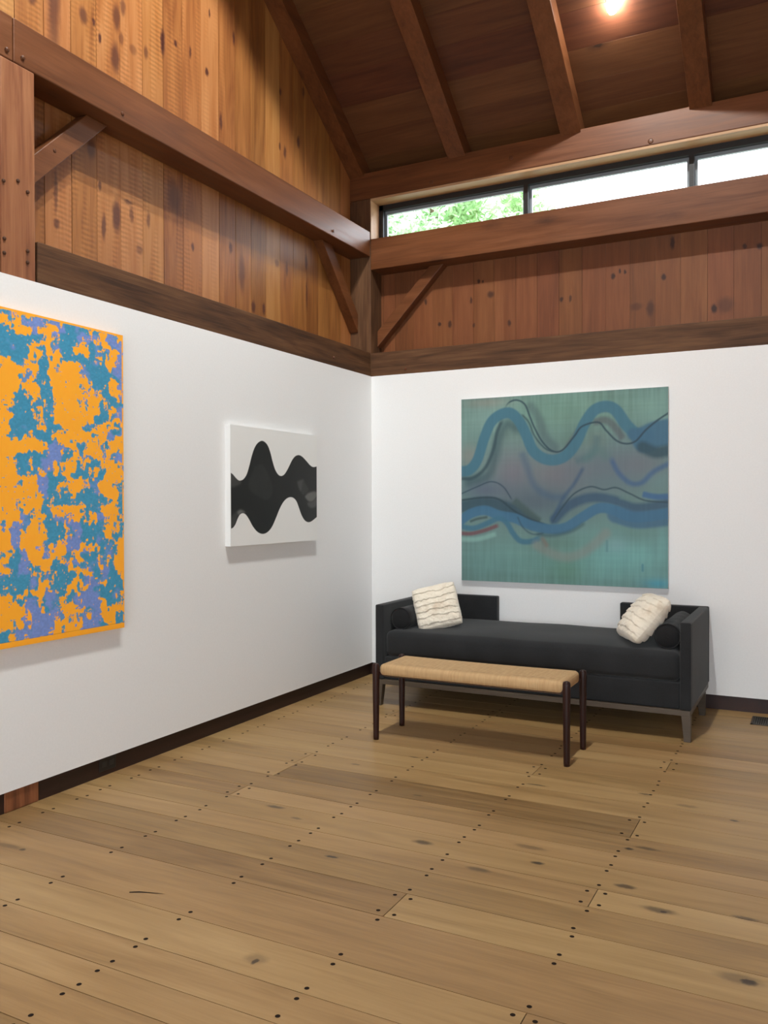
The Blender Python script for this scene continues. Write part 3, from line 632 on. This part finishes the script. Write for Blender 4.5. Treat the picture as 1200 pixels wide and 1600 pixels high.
# --- teal painting with flowing bands
def paint_teal():
    nu, nv = 400, 365; U, V = art_grid(nu, nv); asp = 1.587/1.446
    base = np.ones((nv, nu, 3))
    cl = lin((98, 126, 124)); base *= cl
    for (u, v, rx, ry, c, a) in P3_BLOB:
        d = ((U-u)/rx)**2+((V-v)/ry)**2; m = np.exp(-d*1.1)*a; base = base*(1-m[..., None])+lin(c)*m[..., None]
    st_v = vnoise((nv, nu), (5, 110), octaves=2); st_h = vnoise((nv, nu), (90, 4), octaves=2); big = vnoise((nv, nu), (5, 7), octaves=3)
    edge = np.clip(np.abs(V-.48)*2.2, .25, 1)
    base = base*(1+edge[..., None]*(.30*(st_v-.5)+.12*(st_h-.5)+.34*(big-.5))[..., None])
    img = base
    for (pts, w_, c, a, s_) in P3_STROKE:
        q = smooth_line(pts, 8); d = np.full((nv, nu), 9.); along = np.zeros((nv, nu)); nq = len(q)-1
        for k, ((x0, y0), (x1, y1)) in enumerate(zip(q[:-1], q[1:])):
            ax, ay = x0, y0/asp; bx, by = x1, y1/asp
            dx, dy = bx-ax, by-ay; l2 = dx*dx+dy*dy+1e-9
            tt = np.clip(((U-ax)*dx+(V/asp-ay)*dy)/l2, 0, 1)
            dd = np.hypot(U-ax-tt*dx, V/asp-ay-tt*dy); cl_ = dd < d; d = np.where(cl_, dd, d); along = np.where(cl_, (k+tt)/nq, along)
        s_ = s_*1.25; m = np.clip((w_/2+s_-d)/(2*s_), 0, 1); m = m*m*(3-2*m)*a
        if len(pts) > 2 and w_ < .036:
            if .015 < pts[0][0] < .985: m = m*np.clip(along/.07, 0, 1)
            if .015 < pts[-1][0] < .985: m = m*np.clip((1-along)/.07, 0, 1)
        cc = lin(c)*(1+.10*(big-.5)[..., None]+.10*(st_v-.5)[..., None])
        img = img*(1-m[..., None])+cc*m[..., None]
    return np.clip(img*1.07, 0, 1)
build_painting('painting', (.843, -.0125, .837), (1, 0, 0), (0, 0, 1), (0, -1, 0), 1.587, 1.446, .030, paint_teal(), plain('teal_canvas_edge', (.62, .63, .62), .6),
               'large square teal canvas with flowing blue bands, hanging above the sofa', 'painting', .5)

# --- orange and blue painting
def paint_orange():
    ht, wd = 1.577, 1.40; y_r = -2.93; nv = 560; nu = 498
    U, V = art_grid(nu, nv)
    val = {'O': .93, 'o': .66, 'm': .46, 't': .17, 'p': .17, '.': .6}
    G = np.array([[val[c] for c in r] for r in P1_ROWS]); Pp = np.array([[1. if c == 'p' else (0. if c == 't' else .35) for c in r] for r in P1_ROWS])
    yw = -4.33+U*wd; yw = np.where(yw < -3.70, -7.40-yw, yw); zw = .785+V*ht          # the unseen left half mirrors the right
    h0, h1, h2, h3, h4, h5, h6, h7 = P1_H; dn = h6*yw+h7*zw+1
    gx = (h0*yw+h1*zw+h2)/dn; gy = (h3*yw+h4*zw+h5)/dn
    # wobble the cell borders so that the forms come out ragged
    gx = gx+1.1*(vnoise((nv, nu), (60, 46), octaves=3)-.5)+1.0*(vnoise((nv, nu), (22, 16), octaves=1)-.5)
    gy = gy+1.1*(vnoise((nv, nu), (60, 40), octaves=3)-.5)+.9*(vnoise((nv, nu), (22, 16), octaves=1)-.5)
    def samp(A):
        x = np.clip(gx, 0, A.shape[1]-1.001); y = np.clip(gy, 0, A.shape[0]-1.001); xi = x.astype(int); yi = y.astype(int); fx = x-xi; fy = y-yi
        fx = fx*fx*(3-2*fx); fy = fy*fy*(3-2*fy)
        return (A[yi, xi]*(1-fx)+A[yi, xi+1]*fx)*(1-fy)+(A[yi+1, xi]*(1-fx)+A[yi+1, xi+1]*fx)*fy
    o_ = samp(G); p_ = samp(Pp)
    n1 = vnoise((nv, nu), (62, 70), octaves=3, gain=.5); n2 = vnoise((nv, nu), (36, 230), octaves=2); n3 = vnoise((nv, nu), (240, 50), octaves=1)
    mid = 1-np.abs(o_-.5)*1.15
    f = o_+(n1-.5)*1.70*mid+(n2-.5)*.42*mid+(n3-.5)*.30*mid
    dots = vnoise((nv, nu), (150, 132)); dots2 = vnoise((nv, nu), (130, 120)); zone = vnoise((nv, nu), (9, 8))
    f = f-np.clip((dots-.86)*9, 0, 1)*(zone > .45)*.75+np.clip((dots2-.88)*9, 0, 1)*(zone < .60)*.6
    m = np.clip((f-.555)*13+.5, 0, 1)
    # fine pale rims around the blue shapes
    pp = np.clip((p_+(vnoise((nv, nu), (26, 22), octaves=3)-.5)*1.4-.5)*2.6+.5, 0, 1)
    scr = vnoise((nv, nu), (200, 150), octaves=2)
    teal = lin((62, 138, 172)); peri = lin((112, 136, 196)); org = lin((250, 165, 42))
    blue = teal*(1-pp[..., None])+peri*pp[..., None]; blue = blue*(1+.30*(scr-.5)[..., None])
    rim = np.clip(1-np.abs(f-.495)*22, 0, 1)[..., None]*.45; blue = blue*(1-rim)+lin((150, 140, 150))*rim
    o3 = org*(1+.08*(n1-.5)[..., None])
    m = np.maximum(m, np.clip((V < .018)*1.+(V > .992)*1.+(U > .992)*1.*(n1 > .38), 0, 1))
    line_ = (np.abs(V-.019) < .0012)*.35
    img = blue*(1-m[..., None])+o3*m[..., None]
    img = img*(1-line_[..., None])
    return np.clip(img*1.12, 0, 1)
build_painting('painting', (.0125, -4.33, .785), (0, 1, 0), (0, 0, 1), (1, 0, 0), 1.40, 1.577, .0375, paint_orange(), plain('orange_canvas_edge', (.85, .36, .03), .5),
               'tall painting of ragged orange shapes over blue, cut off by the left edge', 'painting', .45)

# ------------------------------------------------------------------ sofa
def fabric(name, c, scale=900, n=.25, bump=.3, rough=.9):
    t = NT(name); obj = t.n('ShaderNodeTexCoord').outputs['Object']
    a = t.noise(obj, scale*.35, 2); g = t.noise(obj, 6, 4)
    f_ = t.math('ADD', t.math('MULTIPLY', a.outputs[0], .6), t.math('MULTIPLY', g.outputs[0], .4))
    col = t.mix(t.maprange(f_, .35, .65), [q*(1-n) for q in c], [q*(1+n) for q in c])
    return t.out(col, rough, t.bump(a.outputs[0], bump, .001), .25, **{'Sheen Weight': .12, 'Sheen Roughness': .5})
F_ = fabric('charcoal_fabric', (.0155, .0165, .018)); F_c = fabric('charcoal_cushion_fabric', (.017, .018, .0195)); F_b = fabric('black_bolster_fabric', (.010, .010, .011))
legw = wood('grey_brown_wood', 0, ((.05, .036, .024), (.085, .062, .043), (.12, .09, .065)), .45, .2, bump=.05)

SX, SY = 1.6265, -.495
sofa = empty('sofa', (SX, SY, 0)); tag(sofa, 'long charcoal daybed sofa with low arms and open back, under the teal painting', 'sofa')
def place(vf, name, mat, parent, c, rot=None):
    V, F = vf
    V = np.array(V)
    if rot is not None: V = V@np.array(rot).T
    o = np_mesh(name, V+np.array(c), F, mat, parent); return o
hw = 1.0785; dpt = .475
for s in (-1, 1):
    place(rbox(.0325, dpt-.033, .267, .010, (2, 10, 6), 3), 'arm', F_, sofa, (s*(hw-.0325), -.033, .458))
    place(rbox(.303, .032, .267, .010, (8, 2, 6), 3), 'back_panel', F_, sofa, (s*(hw-.303), dpt-.032, .458))
place(rbox(hw-.066, dpt-.045, .080, .010, (16, 6, 3), 3), 'seat_deck', F_, sofa, (0, -.025, .272))
def crown(V):
    V = V.copy(); u = V[:, 0]/1.008; v = V[:, 1]/.43
    top = np.clip(V[:, 2]/.09, 0, 1); k = np.clip(1-u**4, 0, 1)*np.clip(1-v**4, 0, 1)
    V[:, 2] += top*k*.026+top*.004*np.sin(u*9+1)*np.sin(v*3)
    fr_ = np.clip(-v, 0, 1)**6*np.clip(1-u**6, 0, 1)*(1-np.clip(np.abs(V[:, 2])/.1, 0, 1)**2); V[:, 1] -= fr_*.012
    return V
place(rbox(1.008, .434, .091, .040, (40, 16, 3), 6, crown), 'seat_cushion', F_c, sofa, (0, -.024, .445))
# piping seams of the cushion
for zz in (.385, .507):
    pts = []
    b = MB(); rr_ = .0035
    x_, y_ = 1.000, .452
    b.box(-x_+.03, x_-.03, -y_-.014, -y_-.010, zz-rr_, zz+rr_)
b = MB(); b.box(-hw+.004, hw-.004, -dpt+.004, dpt-.02, .156, .190); b.build('base_rail', legw, sofa, bevel=.003)
def sofa_leg(sx, sy):
    b = MB(); x1 = sx*(hw-.002); x0 = sx*(hw-.057); xb = sx*(hw-.042); y1 = sy*(dpt-.002) if sy < 0 else dpt-.18; y0 = y1-sy*.055; yb = y1-sy*.04
    P = [(x0, y0, .158), (x1, y0, .158), (x1, y1, .158), (x0, y1, .158), (xb, yb, 0), (x1, yb, 0), (x1, y1, 0), (xb, y1, 0)]
    b.poly(P, [(0, 1, 2, 3), (4, 5, 6, 7), (0, 1, 5, 4), (1, 2, 6, 5), (2, 3, 7, 6), (3, 0, 4, 7)]); b.build('leg', legw, sofa, bevel=.002)
for sx in (-1, 1):
    for sy in (-1, 1): sofa_leg(sx, sy)

# bolsters
def bolster(x, label, seed):
    root = empty('bolster_cushion', (x, -.52, .619)); tag(root, label, 'cushion', 'bolsters against the sofa arms')
    R_ = .080; hl = .345; prof = [(.004, -hl-.012), (.03, -hl-.010), (.06, -hl-.004), (R_-.006, -hl+.004), (R_, -hl+.02)]
    prof += [(R_+.0015*math.sin(i*1.7+seed), -hl+.02+(2*hl-.04)*i/16) for i in range(1, 16)]
    prof += [(R_, hl-.02), (R_-.006, hl-.004), (.06, hl+.004), (.03, hl+.010), (.004, hl+.012)]
    V, F = lathe(prof, 40, 1); V = np.array(V)
    a = np.arctan2(V[:, 2], V[:, 0]); V *= 1
    V[:, 0] += .002*np.sin(5*a+V[:, 1]*9+seed); V[:, 2] += .002*np.cos(4*a-V[:, 1]*7+seed)
    np_mesh('cover', V, F, F_b, root)
    for s in (-1, 1):                       # piping ring at each end
        n, m = 40, 8; V = []; F = []
        for i in range(n):
            a = 2*math.pi*i/n
            for j in range(m):
                b_ = 2*math.pi*j/m; r = R_-.003+.004*math.cos(b_); V.append((r*math.cos(a), s*(hl-.002)+.004*math.sin(b_), r*math.sin(a)))
        for i in range(n):
            for j in range(m): F.append((i*m+j, ((i+1) % n)*m+j, ((i+1) % n)*m+(j+1) % m, i*m+(j+1) % m))
        np_mesh('piping', V, F, F_b, root)
    return root
bolster(.700, 'black round bolster beside the left sofa arm', 1)
bolster(2.552, 'black round bolster beside the right sofa arm', 2)

# fur pillows
ft = NT('cream_fur'); fo = ft.n('ShaderNodeTexCoord').outputs['Object']
hgt = ft.n('ShaderNodeAttribute', attribute_name='rnd').outputs['Fac']
fn = ft.noise(fo, 7, 4, .6); ff = ft.noise(ft.vec('MULTIPLY', fo, (1, 1, .5)), 260, 3, .6)
fcol = ft.mix(ft.maprange(fn.outputs[0], .48, .75), (.80, .73, .61), (.56, .45, .33)); fcol = ft.mix(hgt, fcol, (.30, .23, .16))
ft.out(fcol, .95, ft.bump(ff.outputs[0], .7, .003), .1, **{'Sheen Weight': .35, 'Sheen Roughness': .5})
def fur_pillow(c, right, up, size, thick, label, seed, rows=7, bend=0.):
    right = Vector(right).normalized(); up = Vector(up); up = (up-right*up.dot(right)).normalized(); n = right.cross(up)   # n points to the back
    nrm = -n
    rg = np.random.default_rng(seed); N = 110
    u = np.linspace(-1, 1, N); Ug, Vg = np.meshgrid(u, u)
    root = empty('pillow', c); tag(root, label, 'pillow', 'cream fur pillows on the sofa')
    V = []; R_ = []; F = []
    for sgn in (1, -1):
        th = thick*np.power(np.clip((1-np.abs(Ug)**2.6)*(1-np.abs(Vg)**2.6), 0, 1), .42)
        row = (Vg+1)/2*rows+.35*(vnoise((N, N), (3, 5), rg)-.5)*1.4+.22*(vnoise((N, N), (12, 16), rg)-.5)
        fr = row-np.floor(row); sc = .011*(1-fr)**.8+.008*(vnoise((N, N), (18, 18), rg, 3)-.5)+.012*(vnoise((N, N), (5, 5), rg, 2)-.5)
        edge = np.clip((1-np.maximum(np.abs(Ug), np.abs(Vg)))*8, 0, 1)
        h = th+sc*edge
        shr = 1-.06*(1-np.abs(Vg)**2); shr2 = 1-.06*(1-np.abs(Ug)**2)
        jag = .006*(vnoise((N, N), (30, 30), rg, 2)-.5)*(1-edge)
        rc_ = 1-.10*np.abs(Ug*Vg)**3; X = (Ug*size/2*shr*rc_+jag); Y = (Vg*size/2*shr2*rc_+jag)
        bn = bend*(X/(size/2))**2*0+bend*(Y/(size/2))**2
        b0 = len(V)
        for a_, b_, h_ in zip(X.ravel(), Y.ravel(), (sgn*h+bn).ravel()):
            q = right*a_+up*b_+nrm*h_; V.append((q.x, q.y, q.z))
        dark = np.clip((fr-.80)*4, 0, 1)*edge*.32*(vnoise((N, N), (9, 9), rg) > .38); R_.append(dark)
        for i in range(N-1):
            for j in range(N-1): F.append((b0+i*N+j, b0+i*N+j+1, b0+(i+1)*N+j+1, b0+(i+1)*N+j))
    me = bpy.data.meshes.new('cover'); me.from_pydata(V, [], F); me.materials.append(ft.m)
    a = me.attributes.new('rnd', 'FLOAT', 'POINT'); a.data.foreach_set('value', np.concatenate([q.ravel() for q in R_]))
    me.polygons.foreach_set('use_smooth', [True]*len(me.polygons))
    bm = bmesh.new(); bm.from_mesh(me); bmesh.ops.remove_doubles(bm, verts=bm.verts, dist=1e-5); bmesh.ops.recalc_face_normals(bm, faces=bm.faces); bm.to_mesh(me); bm.free()
    o = bpy.data.objects.new('cover', me); COL.objects.link(o); o.parent = root
    return root
fur_pillow((.915, -.70, .698), (1, .42, .25), (-.19, .30, 1), .345, .060, 'cream fur pillow standing against the left bolster', 5)
fur_pillow((2.382, -.738, .712), (.50, -.88, 0), (.66, .15, .75), .37, .078, 'cream fur pillow slumped against the right bolster', 9, bend=.0)

# ------------------------------------------------------------------ bench
bench = empty('bench', (1.5615, -1.572, 0)); tag(bench, 'low bench with woven tan cord seat and slim dark legs, standing before the sofa', 'bench')
ct = NT('woven_cord'); co = ct.n('ShaderNodeTexCoord').outputs['Object']; sp = ct.n('ShaderNodeSeparateXYZ'); ct.set(sp.inputs[0], co)
wv = ct.n('ShaderNodeTexWave', wave_type='BANDS', bands_direction='X', wave_profile='SIN'); ct.set(wv.inputs['Vector'], co); wv.inputs['Scale'].default_value = 62; wv.inputs['Distortion'].default_value = .6
wy = ct.n('ShaderNodeTexWave', wave_type='BANDS', bands_direction='Y', wave_profile='SIN'); ct.set(wy.inputs['Vector'], co); wy.inputs['Scale'].default_value = 20; wy.inputs['Distortion'].default_value = 1.2
chk = ct.n('ShaderNodeTexChecker'); ct.set(chk.inputs['Vector'], ct.vec('MULTIPLY', co, (1, 1, 0.))); chk.inputs['Scale'].default_value = 34
n_ = ct.noise(ct.vec('MULTIPLY', co, (60, 5, 5)), 2, 3)
seam = ct.math('MULTIPLY', ct.maprange(ct.math('ABSOLUTE', ct.math('ADD', sp.outputs[1], .120)), .005, .002), ct.maprange(ct.noise(ct.vec('MULTIPLY', co, (30, 1, 1)), 1, 1).outputs[0], .42, .55))
seam = ct.math('MULTIPLY', seam, ct.math('GREATER_THAN', sp.outputs[2], .455))
inner = ct.math('MULTIPLY', ct.math('LESS_THAN', ct.math('ABSOLUTE', sp.outputs[1]), .120), ct.math('GREATER_THAN', sp.outputs[2], .455))
h_ = ct.math('ADD', wv.outputs['Fac'], ct.math('MULTIPLY', inner, ct.math('MULTIPLY', chk.outputs['Fac'], .5)))
ccol = ct.mix(ct.maprange(n_.outputs[0], .3, .7), (.47, .30, .145), (.545, .36, .183))
ccol = ct.mix(ct.math('MULTIPLY', ct.maprange(h_, .5, 0.), .22), ccol, (.30, .16, .06))
ccol = ct.mix(ct.math('MULTIPLY', seam, .7), ccol, (.16, .08, .03))
ct.out(ccol, .65, ct.bump(h_, .35, .002), .3)
def soft(V):
    V = V.copy(); u = V[:, 0]/.57; V[:, 2] -= .004*np.clip(1-u**2, 0, 1)*np.clip(V[:, 2]/.038, 0, 1); return V
place(rbox(.578, .180, .0385, .030, (30, 10, 2), 6, soft), 'woven_seat', ct.m, bench, (0, 0, .4275))
legm = wood('dark_rosewood', 2, ((.012, .004, .003), (.028, .007, .005), (.050, .013, .008)), .42, .2, bump=.04, spec=.3)
for sx in (-1, 1):
    for sy in (-1, 1):
        V, F = lathe([(.0165, 0), (.0175, .02), (.0205, .30), (.0220, .42), (.0215, .454), (.019, .464), (.010, .469)], 20)
        place((V, F), 'leg', legm, bench, (sx*.594, sy*.181, 0))
for sy in (-1, 1):
    b = MB(); b.box(-.585, .585, sy*.165-.008, sy*.165+.008, .395, .418); b.build('rail', legm, bench)

# ------------------------------------------------------------------ vent and outlet
vent = empty('floor_vent', (3.16, -.228, 0)); tag(vent, 'dark metal floor register by the baseboard at right edge', 'floor vent')
vm = plain('bronze_vent', (.045, .040, .030), .4, .4, noise=.2)
b = MB(); x0, x1, y0, y1 = -.168, .168, -.114, .114
b.box(x0, x1, y0, y0+.014, .0008, .005); b.box(x0, x1, y1-.014, y1, .0008, .005); b.box(x0, x0+.014, y0, y1, .0008, .005); b.box(x1-.014, x1, y0, y1, .0008, .005); b.build('frame', vm, vent)
b = MB(); b.box(x0+.01, x1-.01, y0+.01, y1-.01, .0004, .0012); b.build('backing', M['dark'], vent)
b = MB()
for i in range(24): xx = x0+.018+i*.0130; b.box(xx, xx+.006, y0+.012, y1-.012, .001, .004)
for j in range(1, 4): b.box(x0+.012, x1-.012, y0+j*.057-.003, y0+j*.057+.003, .001, .0045)
b.build('grille', vm, vent)
ol = empty('wall_outlet', (-.006, -3.005, .062)); tag(ol, 'small black outlet in the dark baseboard left of the corner', 'outlet')
b = MB(); b.box(0, .005, -.058, .058, -.036, .036); b.build('cover_plate', M['blackout'], ol, bevel=.003)
for s in (-1, 1):
    b = MB(); b.box(.0052, .0075, s*.026-.015, s*.026+.015, -.014, .014); b.build('socket', plain('outlet_face', (.02, .02, .02), .3), ol, bevel=.002)
